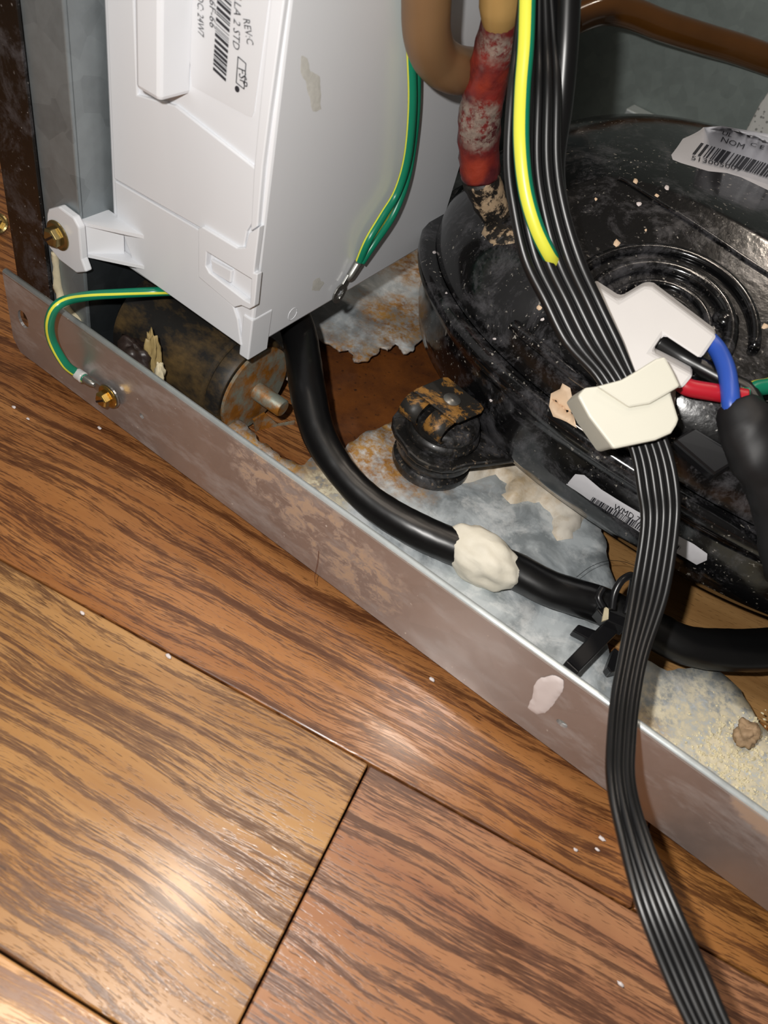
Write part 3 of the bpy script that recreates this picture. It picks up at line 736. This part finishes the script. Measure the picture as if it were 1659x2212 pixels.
# mounting plate
mc = at(928, 1000, 'z', .014); FX, FY = mc.x, mc.y
dm = Vector((CCX - .02 - FX, CCY - FY)).normalized(); dn = Vector((-dm.y, dm.x))
tabpts = []
for k in range(13):
    a = math.radians(90 + 180 * k / 12); rr_ = .0225 * (1 + .10 * abs(math.sin(2 * a)))
    tabpts.append(Vector((FX, FY)) + dm * math.cos(a) * rr_ + dn * math.sin(a) * rr_)
tabpts += [Vector((FX, FY)) + dm * .075 - dn * .034, Vector((FX, FY)) + dm * .075 + dn * .030]
prism('mounting_plate', [(p.x, p.y, .0355) for p in tabpts], (0, 0, -.0035), M_RUBBER, comp, .0012, 'black steel mounting tab')

# rubber foot under the tab, with its clip
ft = empty('rubber_foot', (FX, FY, .0146), 'black ribbed rubber foot under the compressor tab on the pan', 'rubber foot')
lathe('lower_bush', [(.0150, .0146), (.0195, .0150), (.0202, .0170), (.0200, .0195), (.0178, .0206), (.0180, .0222), (.0196, .0240), (.0198, .0275), (.0185, .0300), (.0170, .0318)], (FX, FY, 0), M_RUBBER, ft)
lathe('upper_bush', [(.0178, .0358), (.0185, .0375), (.0180, .0400), (.0165, .0412), (.0168, .0428), (.0160, .0460), (.0140, .0475)], (FX, FY, 0), M_RUBBER, ft)
clip = empty('retaining_clip', (FX, FY, .05), 'rusty sprung clip with a rivet on top of the rubber foot', 'clip')
def zc(px, py, z=.0560): return at(px, py, 'z', z)
cpl = [zc(*p) for p in ((893, 843), (900, 838), (958, 814), (968, 814), (990, 832), (1040, 872), (1046, 882), (1040, 890), (992, 911), (984, 911))]
prism('clip_plate', cpl, (0, 0, -.0012), M_RBLK, clip, .0005, 'rust-stained top plate')
pcen = sum(cpl, Vector()) / len(cpl)
def curl(a, b, r_):
    """sprung strip rolling over the plate edge a-b and down"""
    a, b = Vector(a), Vector(b); ax = (b - a).normalized(); s_ = Vector((ax.y, -ax.x, 0)).normalized()
    if s_.dot((a + b) / 2 - pcen) < 0: s_ = -s_
    vs, n = [], 16
    for k in range(n):
        t_ = math.radians(-8 + 215 * k / (n - 1)); o_ = s_ * (.0015 + math.sin(t_) * r_ * 1.25) + Vector((0, 0, (math.cos(t_) - 1) * r_ - .0006))
        vs += [a + o_, b + o_]
    fs = [(2 * k, 2 * k + 1, 2 * k + 3, 2 * k + 2) for k in range(n - 1)]
    return mk('spring_curl', vs, fs, M_RBLK, clip, True, solid=.001, off=0)
curl(zc(893, 843), zc(930, 869), .0056)
curl(zc(946, 882), zc(984, 911), .0056)
q = zc(976, 864, .0562); lathe('rivet', [(.0042, 0), (.0042, .0006), (.0030, .0014), (.0012, .0017)], q, M_TIN, clip, 'z', 20, 'pale rivet')
mound('filler_dab', [Vector((q2_.x, q2_.y)) for q2_ in (at(925, 948, 'z', .041), at(940, 945, 'z', .041), at(955, 955, 'z', .041), at(972, 950, 'z', .041), at(968, 962, 'z', .041), at(942, 962, 'z', .041))],
      lambda u, v, h: Vector((u, v, .0408 + h)), .0016, M_PEACH, ft, .002, .0012, 4)

# ================================================================ roller
RYC, RZC, RRD = .2315, .0262, .0255
ro = empty('roller', (-.21, RYC, 0), 'dusty black roller with rust-streaked end under the white box', 'roller')
lathe('drum', [(.010, -.2465), (RRD - .004, -.2465), (RRD, -.243), (RRD, -.196), (RRD, -.186), (RRD - .0014, -.1848), (RRD - .0014, -.1838), (RRD, -.1825), (RRD, -.1765), (RRD - .001, -.1750), (.010, -.1750)], (0, RYC, RZC), M_ROLL, ro, 'x', 48, 'dusty black drum')
lathe('end_disc', [(.003, -.1746), (RRD - .0025, -.1746), (RRD - .0025, -.1730), (.003, -.1730)], (0, RYC, RZC), M_RBRK, ro, 'x', 48, 'rust-stained grey end disc')
lathe('axle_pin', [(.0046, -.180), (.0046, -.1570), (.0040, -.1563)], (0, RYC + .001, RZC - .001), M_RBRK, ro, 'x', 24, 'rust-stained stub axle')
q1, q2 = at(560, 930, 'x', -.172), at(640, 905, 'x', -.172)
mk('torn_bracket', [at(*p) for p in ((545, 905, 'x', -.1715), (553, 942, 'x', -.1705), (582, 950, 'x', -.1680), (628, 925, 'x', -.162), (636, 908, 'x', -.161), (600, 915, 'x', -.166), (570, 890, 'x', -.1705))], [(0, 1, 6), (1, 2, 5, 6), (2, 3, 4, 5)], M_RBRK, ro, solid=.0012, label='torn rusty bracket edge')
# bracket lump left of the roller, with foam remains
ba = empty('bracket_arm', at(290, 770, 'y', .20), 'dark corroded bolt lump behind the rail, left of the roller', 'bolt')
c = at(288, 778, 'y', .196)
vs, fs = [], []
def lump(name, c, r3, m, parent, seed=0, amp=.2, n=18, f=1.6, label=None):
    vs, fs = [], []
    for i in range(n + 1):
        for k in range(n * 2):
            ph, th = math.pi * i / n, math.pi * k / n
            d_ = Vector((math.sin(ph) * math.cos(th), math.sin(ph) * math.sin(th), math.cos(ph)))
            kf = 1 + amp * noise.noise(d_ * f + Vector((seed, 0, 0))) + amp * .5 * noise.noise(d_ * f * 2.7 + Vector((0, seed, 0)))
            vs.append(Vector(c) + Vector((d_.x * r3[0], d_.y * r3[1], d_.z * r3[2])) * kf)
    for i in range(n):
        for k in range(n * 2): fs.append((i * n * 2 + k, i * n * 2 + (k + 1) % (2 * n), (i + 1) * n * 2 + (k + 1) % (2 * n), (i + 1) * n * 2 + k))
    o = mk(name, vs, fs, m, parent, True, label); return o
lump('corroded_head', c, (.010, .007, .011), plain('brown_black_grime', '2a201d', .4, var=.4, scale=300), ba, 2, .35)
fo = lump('glue_drip', at(328, 775, 'y', .2015), (.0045, .003, .013), plain('dried_glue', 'a08b5c', .6, var=.4, scale=220), None, 5, .6)
tag(fo, 'yellowed dried glue drip against the roller side', 'glue')
fo = lump('glue_nub', at(345, 808, 'y', .199), (.0026, .0022, .006), M_FOAM, None, 8, .4)
tag(fo, 'pale glue nub hanging below the yellowed drip', 'glue')

# ================================================================ plaster on the pan, putty, flakes
def on_pan(u, v, h): return Vector((u, v, pan_z(Vector((u, v))) + h))
pl = ragged([z14(*p) for p in ((1020, 900), (1060, 930), (1110, 960), (1180, 1010), (1240, 1050), (1280, 1105), (1255, 1130), (1235, 1160), (1205, 1168), (1190, 1150), (1195, 1120), (1165, 1085), (1130, 1085), (1100, 1090), (1085, 1070), (1095, 1045), (1070, 1025), (1030, 1035), (985, 1048), (960, 1040), (1000, 985), (1035, 960))], .0012, .003, 12)
o = mound('plaster_spill', pl, on_pan, .0055, M_PLASTER, None, .006, .0026, 3, .7, 70)
tag(o, 'beige dried plaster spill on the pan beneath the compressor', 'plaster')
wp = ragged([on_rail(*p) for p in ((1152, 1480), (1170, 1463), (1200, 1458), (1216, 1468), (1212, 1492), (1200, 1520), (1178, 1540), (1160, 1543), (1143, 1530), (1150, 1510))], .0005, .0012, 2)
o = mound('filler_dab', wp, lambda u, v, h: Vector((u, RY - .0001 - h, v)), .0006, M_PINKWHITE, None, .0012, .0014, 1, .2)
tag(o, 'pinkish white filler dab stuck on the face of the rail', 'filler')
o = lump('plaster_chunk', at(1612, 1585, 'z', .0195), (.0052, .0052, .0045), plain('tan_plaster', 'a88d6e', .7, var=.3, scale=200), None, 3, .45)
tag(o, 'tan crumbly plaster chunk sitting on the pan near the right edge', 'plaster')
# crumbly flakes in the right corner of the pan
vs, fs = [], []
for k in range(800):
    x, y = random.gauss(1570, 75), random.gauss(1650, 60)
    if (y < 1545 + (1560 - x) * .2) and random.random() < .8: continue
    if y > 590 + .7076 * (x - 4) - 12: continue
    q = on_pan(*z14(x, y), 0); r_ = random.uniform(.0004, .0013); b = len(vs)
    u = Vector((random.uniform(-1, 1), random.uniform(-1, 1), random.uniform(-.3, .3))).normalized(); w_ = Vector((0, 0, 1)).cross(u).normalized()
    vs += [q + u * r_, q + w_ * r_ * .7, q - u * r_ * .8, q - w_ * r_ * .6, q + Vector((0, 0, r_ * .8))]
    fs += [(b, b + 1, b + 4), (b + 1, b + 2, b + 4), (b + 2, b + 3, b + 4), (b + 3, b, b + 4)]
o = mk('plaster_crumbs', vs, fs, plain('crumb_cream', 'd9cfae', .8, var=.35, scale=350))
tag(o, 'cream crumbs and flakes littering the right corner of the pan', 'crumbs', kind='stuff')
# specks on the boards
spots = [(320, 925, .0022), (466, 945, .0014), (765, 1070, .0012), (724, 1250, .0016), (868, 1082, .0011), (215, 925, .0012), (933, 1468, .0014), (364, 1418, .0014), (30, 880, .0012), (700, 1040, .001), (1300, 1812, .0014), (1290, 1835, .0011), (1243, 1836, .0011), (1340, 2126, .0013), (178, 1325, .0013), (60, 905, .001)]
for k, (x, y, r_) in enumerate(spots):
    q = at(x, y, 'z', .0005)
    o = lump('dust_speck', q + Vector((0, 0, r_ * .2)), (r_, r_ * .6, r_ * .4), M_PINKWHITE, None, k, .5, 5)
    tag(o, 'tiny pale speck of debris lying on the oak boards', 'debris', 'specks on the boards')

# ================================================================ thick sleeved cable along the pan
tc = empty('sleeved_cable', at(900, 1130, 'z', .022), 'thick black sleeved cable lying along the pan behind the rail', 'cable')
RC = .0082
cp = [(-.235, .300, .050), at(636, 690, 'z', .050), at(655, 775, 'z', .046), at(667, 855, 'z', .040), at(690, 940, 'z', .032), at(735, 1015, 'z', .027), at(800, 1083, 'z', .0232), at(890, 1140, 'z', .0228), at(985, 1183, 'z', .0228), at(1100, 1228, 'z', .0228), at(1190, 1272, 'z', .0228), at(1290, 1305, 'z', .0228), at(1395, 1352, 'z', .0228), at(1480, 1393, 'z', .0226), at(1570, 1404, 'z', .0226), at(1659, 1402, 'z', .0226), at(1760, 1385, 'z', .0226), at(1850, 1360, 'z', .0226)]
tube('sleeve', cp, [.0086, .0086, .0086, .0086, .0080, .0070, .0074, .0080, .0083, .0084, .0082, .0084, .0084, .0088, .0092, .0092, .009, .009], M_SLEEVE, tc, 24, 10, squash=[1, 1, 1, 1, 1, .95, 1, 1, 1, 1, .9, 1, 1, .9, .82, .82, .85, .9], ref=(0, 0, 1), wob=.03)
# putty wrapped round it
a, b = at(985, 1180, 'z', .0228), at(1120, 1236, 'z', .0228)
o = lump('putty_lump', a.lerp(b, .42) + Vector((0, -.001, .0012)), (.0195, .0120, .0112), M_PUTTY, None, 4, .22, 26, 1.1)
tag(o, 'off-white putty lump squeezed round the black sleeved cable', 'putty')

# ================================================================ black cable clip beside it
kc = empty('cable_clip', at(1280, 1400, 'z', .0148), 'black plastic push clip lying on the pan beside the sleeved cable', 'clip')
def slab(name, pts, z, h, m=M_BLACK): return prism(name, [at(x, y, 'z', z) for x, y in pts], (0, 0, -h), m, kc, .0005)
slab('clip_arm', [(1222, 1428), (1315, 1332), (1348, 1352), (1250, 1452)], .0290, .0045)
slab('clip_foot', [(1222, 1428), (1228, 1424), (1254, 1448), (1250, 1454)], .0290, .0142)
slab('clip_barb', [(1237, 1362), (1250, 1348), (1290, 1362), (1275, 1382)], .0200, .004)
slab('clip_barb', [(1312, 1440), (1328, 1398), (1345, 1412), (1336, 1448), (1320, 1452)], .0205, .005)
slab('clip_saddle', [(1298, 1300), (1312, 1318), (1352, 1334), (1352, 1358), (1310, 1340), (1290, 1316)], .0330, .006)
tube('clip_hook', [at(1303, 1312, 'z', .034), at(1293, 1290, 'z', .036), at(1303, 1270, 'z', .038)], .0016, M_BLACK, kc, 8, 6)
tube('clip_loop', [at(1322, 1316, 'z', .034), at(1328, 1280, 'z', .039), at(1345, 1252, 'z', .043), at(1368, 1246, 'z', .043), at(1362, 1290, 'z', .039), at(1352, 1325, 'z', .034)], .0017, M_BLACK, kc, 8, 8)
mk('clip_tooth_strip', [at(x, y, 'z', .0325) for x, y in ((1299, 1344), (1304, 1312), (1313, 1318), (1312, 1340))], [(0, 1, 2, 3)], M_FOAM, kc, solid=.001, label='pale strip under the saddle')

# ================================================================ ribbon harness
rb = empty('ribbon_cable', (0, 0, 0), 'flat black ribbon cable hanging in front of the compressor and rail', 'cable')
EDGE = [(-60, 1128, 1192, 0.262), (90, 1108, 1205, 0.268), (190, 1096, 1212, 0.269), (345, 1088, 1212, 0.276), (450, 1100, 1228, 0.280), (560, 1124, 1262, 0.284), (650, 1168, 1302, 0.287), (740, 1214, 1345, 0.288), (810, 1280, 1374, 0.288),
        (880, 1320, 1412, 0.287), (971, 1360, 1450, 0.284), (1057, 1376, 1468, 0.283), (1137, 1384, 1467, 0.283), (1280, 1362, 1445, 0.280), (1410, 1340, 1400, 0.272), (1500, 1323, 1381, 0.262), (1600, 1314, 1370, 0.248), (1690, 1314, 1369, 0.236), (1800, 1335, 1398, 0.224), (1950, 1373, 1462, 0.212), (2100, 1430, 1530, 0.204), (2212, 1482, 1577, 0.198), (2330, 1540, 1640, 0.192), (2520, 1640, 1745, 0.190), (2750, 1790, 1895, 0.196), (2950, 1960, 2060, 0.206), (3100, 2160, 2250, 0.216)]
NW = 6
for k in range(NW):
    f = (k + .5) / NW; pts, rad = [], []
    for (y, l_, r_, d) in EDGE:
        w_ = (r_ - l_)
        dd = d + (.0012 if k % 2 else 0) + (.006 * (f - .5) if 1300 < y < 1800 else 0)
        pts.append(atd(l_ + w_ * f, y, dd)); rad.append(max(.00135, w_ / NW / 2 * d / F * 1.06))
    tube('wire', pts, rad, M_RIBBON, rb, 10, 6, ref=tuple(-fwd))
# black round cable and striped wire joining it from above
o = tube('black_cable', [atd(1228, -60, .262), atd(1222, 90, .270), atd(1212, 220, .278), atd(1196, 350, .283), atd(1204, 450, .286), atd(1232, 560, .290), atd(1268, 650, .293), atd(1300, 720, .295)], [.0046, .0046, .0044, .0042, .0042, .0042, .0036, .003], M_SLEEVE, None, 16, 8)
tag(o, 'thick round black cable running down behind the ribbon cable', 'cable')
o = tube('earth_wire', [atd(1140, -60, .256), atd(1136, 90, .262), atd(1128, 200, .267), atd(1126, 310, .270), atd(1136, 410, .274), atd(1158, 490, .278), atd(1185, 548, .2825), atd(1200, 575, .290)], .0029, [M_GREEN, M_YELLOW], None, 24, 10, stripe=(-50, 50), ref=tuple(-fwd), twist=(25, 30))
tag(o, 'yellow and green striped wire lying on the black ribbon cable', 'wire')

# cream clamp round the ribbon
cl = empty('wire_clamp', atd(1360, 880, .295), 'cream nylon clamp snapped round the black ribbon cable', 'clamp')
def dpoly(pts, d0, tilt=(0, 0)):
    return [atd(x, y, d0 + tilt[0] * (x - 1360) / 100 + tilt[1] * (y - 880) / 100) for x, y in pts]
front = [(1248, 855), (1264, 837), (1290, 834), (1343, 820), (1374, 802), (1417, 775), (1437, 770), (1455, 802), (1470, 834), (1449, 846), (1467, 906), (1462, 919), (1451, 936), (1417, 951), (1326, 970), (1273, 901)]
prism('front_shell', dpoly(front, .276, (-.001, -.001)), fwd * .0035, M_CREAM, cl, .0009)
prism('back_shell', dpoly([(1258, 850), (1300, 836), (1380, 800), (1437, 775), (1462, 840), (1455, 930), (1330, 962)], .296), fwd * .003, M_CREAM, cl, .0006)
prism('side_wall', dpoly([(1248, 855), (1264, 837), (1290, 890), (1330, 968), (1318, 965), (1273, 901)], .279), fwd * .018, M_CREAM, cl, .0006)
prism('side_wall', dpoly([(1437, 772), (1455, 802), (1470, 834), (1449, 846), (1467, 906), (1452, 930), (1440, 850)], .279), fwd * .018, M_CREAM, cl, .0006)
prism('latch_flap', dpoly([(1290, 834), (1343, 820), (1374, 802), (1417, 775), (1437, 770), (1455, 802), (1470, 834), (1440, 852), (1405, 872), (1360, 880)], .2745, (-.001, 0)), fwd * .002, M_CREAM, cl, .0008)

# white two-pin plug on the terminal and its leads
cn = empty('terminal_plug', atd(1400, 720, .34), 'bright white two-prong plug on the compressor terminal', 'plug')
plug = [(1278, 612), (1336, 650), (1391, 617), (1410, 620), (1551, 727), (1515, 779), (1433, 725), (1408, 762), (1500, 812), (1475, 842), (1400, 832), (1352, 800)]
prism('plug_body', [facet_pt(x, y, .013) for x, y in [(a_ - 0, b_) for a_, b_ in plug]], fwd * .010 + right * .004 - down * .005, M_CONN, cn, .0016)
def oc(px, py, lift):
    a_, n_ = hit(px, py); r_ = ray(px, py)
    return (a_ if a_ is not None else CAM + r_ * .40) - r_ * lift
ld = empty('terminal_leads', oc(1580, 850, 0), 'red, blue and black leads gathered into black cloth tape', 'wire')
tube('blue_lead', [facet_pt(1532, 735, .009), oc(1551, 757, .012), oc(1568, 795, .014), oc(1576, 840, .015), oc(1580, 880, .014), oc(1590, 915, .010)], .0034, M_BLUE, ld, 16, 8)
tube('red_lead', [facet_pt(1470, 826, .009), oc(1490, 838, .011), oc(1540, 847, .010), oc(1580, 854, .009), oc(1612, 859, .009)], .0034, M_RED, ld, 16, 8)
tube('black_lead', [facet_pt(1420, 738, .007), oc(1470, 770, .006), oc(1520, 797, .006), oc(1570, 824, .006), oc(1615, 848, .007), oc(1640, 900, .008)], .0038, M_SLEEVE, ld, 16, 8)
tube('green_lead', [oc(1700, 822, .006), oc(1660, 834, .006), oc(1630, 840, .007), oc(1605, 856, .008)], .0032, [M_GREEN, M_YELLOW], ld, 16, 8, stripe=(20, 80), ref=tuple(-fwd - down))
tube('tape_wrap', [oc(1590, 872, .010), oc(1612, 920, .011), oc(1638, 985, .012), oc(1662, 1050, .010), oc(1680, 1120, .010), oc(1700, 1220, .010), oc(1730, 1290, .012), atd(1790, 1390, .335), atd(1900, 1450, .322)], [.0075, .0105, .0105, .0088, .0085, .0085, .0085, .0085, .0085], M_TAPE, ld, 18, 8, wob=.12, label='black cloth tape')


# ================================================================ tubes
sj = empty('suction_joint', (0, 0, 0), 'red varnished crusty pipe joint rising from the compressor', 'pipe')
q0, n0 = hit(1100, 520, BU)
J = [q0 + Vector((0, .004, -.006)), atd(1082, 478, .360), atd(1055, 430, .350), atd(1038, 380, .340), atd(1034, 320, .330), atd(1036, 255, .318), atd(1050, 180, .304), atd(1070, 95, .288), atd(1084, 30, .276)]
tube('crusted_stub', J[:4], [.0080, .0072, .0076, .0086], M_CRUST, sj, 20, 8, wob=.12, label='black stub crusted with tan deposit')
tube('red_joint', J[3:], [.0086, .0088, .0090, .0082, .0074, .0068], M_REDJ, sj, 22, 8, wob=.10, label='red varnished joint')
tube('brass_end', [atd(1078, 50, .279), atd(1082, 10, .272), atd(1084, -60, .262)], [.0060, .0078, .0078], M_BRASS, sj, 20, 6, label='brass end')
bx = lambda x, y, d: at(x, y, 'x', BX1 + d)
o = tube('brown_bent_pipe', [bx(924, -90, .013), bx(921, 0, .013), bx(922, 70, .013), bx(940, 122, .0135), atd(980, 150, .303), atd(1035, 152, .325), atd(1100, 132, .345), atd(1180, 100, .375)], .0088, M_BROWN, None, 22, 10)
tag(o, 'matte brown bent pipe passing beside the white box', 'pipe')
o = tube('brown_pipe', [atd(1235, 45, .50), atd(1300, 22, .505), atd(1360, 28, .51), atd(1430, 55, .515), atd(1520, 84, .52), atd(1600, 108, .525), atd(1720, 150, .53), atd(1850, 190, .54)], .0092, M_BROWN2, None, 20, 10)
tag(o, 'glossy amber-brown pipe crossing in front of the back wall', 'pipe')
pd = [at(1606, 290, 'y', .60), at(1640, 225, 'y', .60), at(1700, 140, 'y', .60), at(1800, 200, 'y', .60), at(1760, 360, 'y', .60)]
o = prism('perforated_pad', pd, (.0, .02, 0), M_PAD, None, .002)
tag(o, 'pale perforated pad behind the compressor at the right', 'pad')

# loose hairs
for k, (pts, lb) in enumerate((([(1245, 1247), (1275, 1225), (1310, 1212), (1345, 1213), (1372, 1222)], 'thin dark hair arching over the pan above the clip'),
                               ([(688, 1190), (686, 1215), (680, 1245), (682, 1262)], 'thin reddish hair hanging off the bottom of the rail'))):
    P3 = [at(x, y, 'z', .026) for x, y in pts] if k == 0 else [at(x, y, 'y', RY - .002) for x, y in pts]
    o = tube('hair', P3, .00012, M_BLACK if k == 0 else plain('hair_brown', '5a2c22', .4), None, 5, 6); tag(o, lb, 'hair')
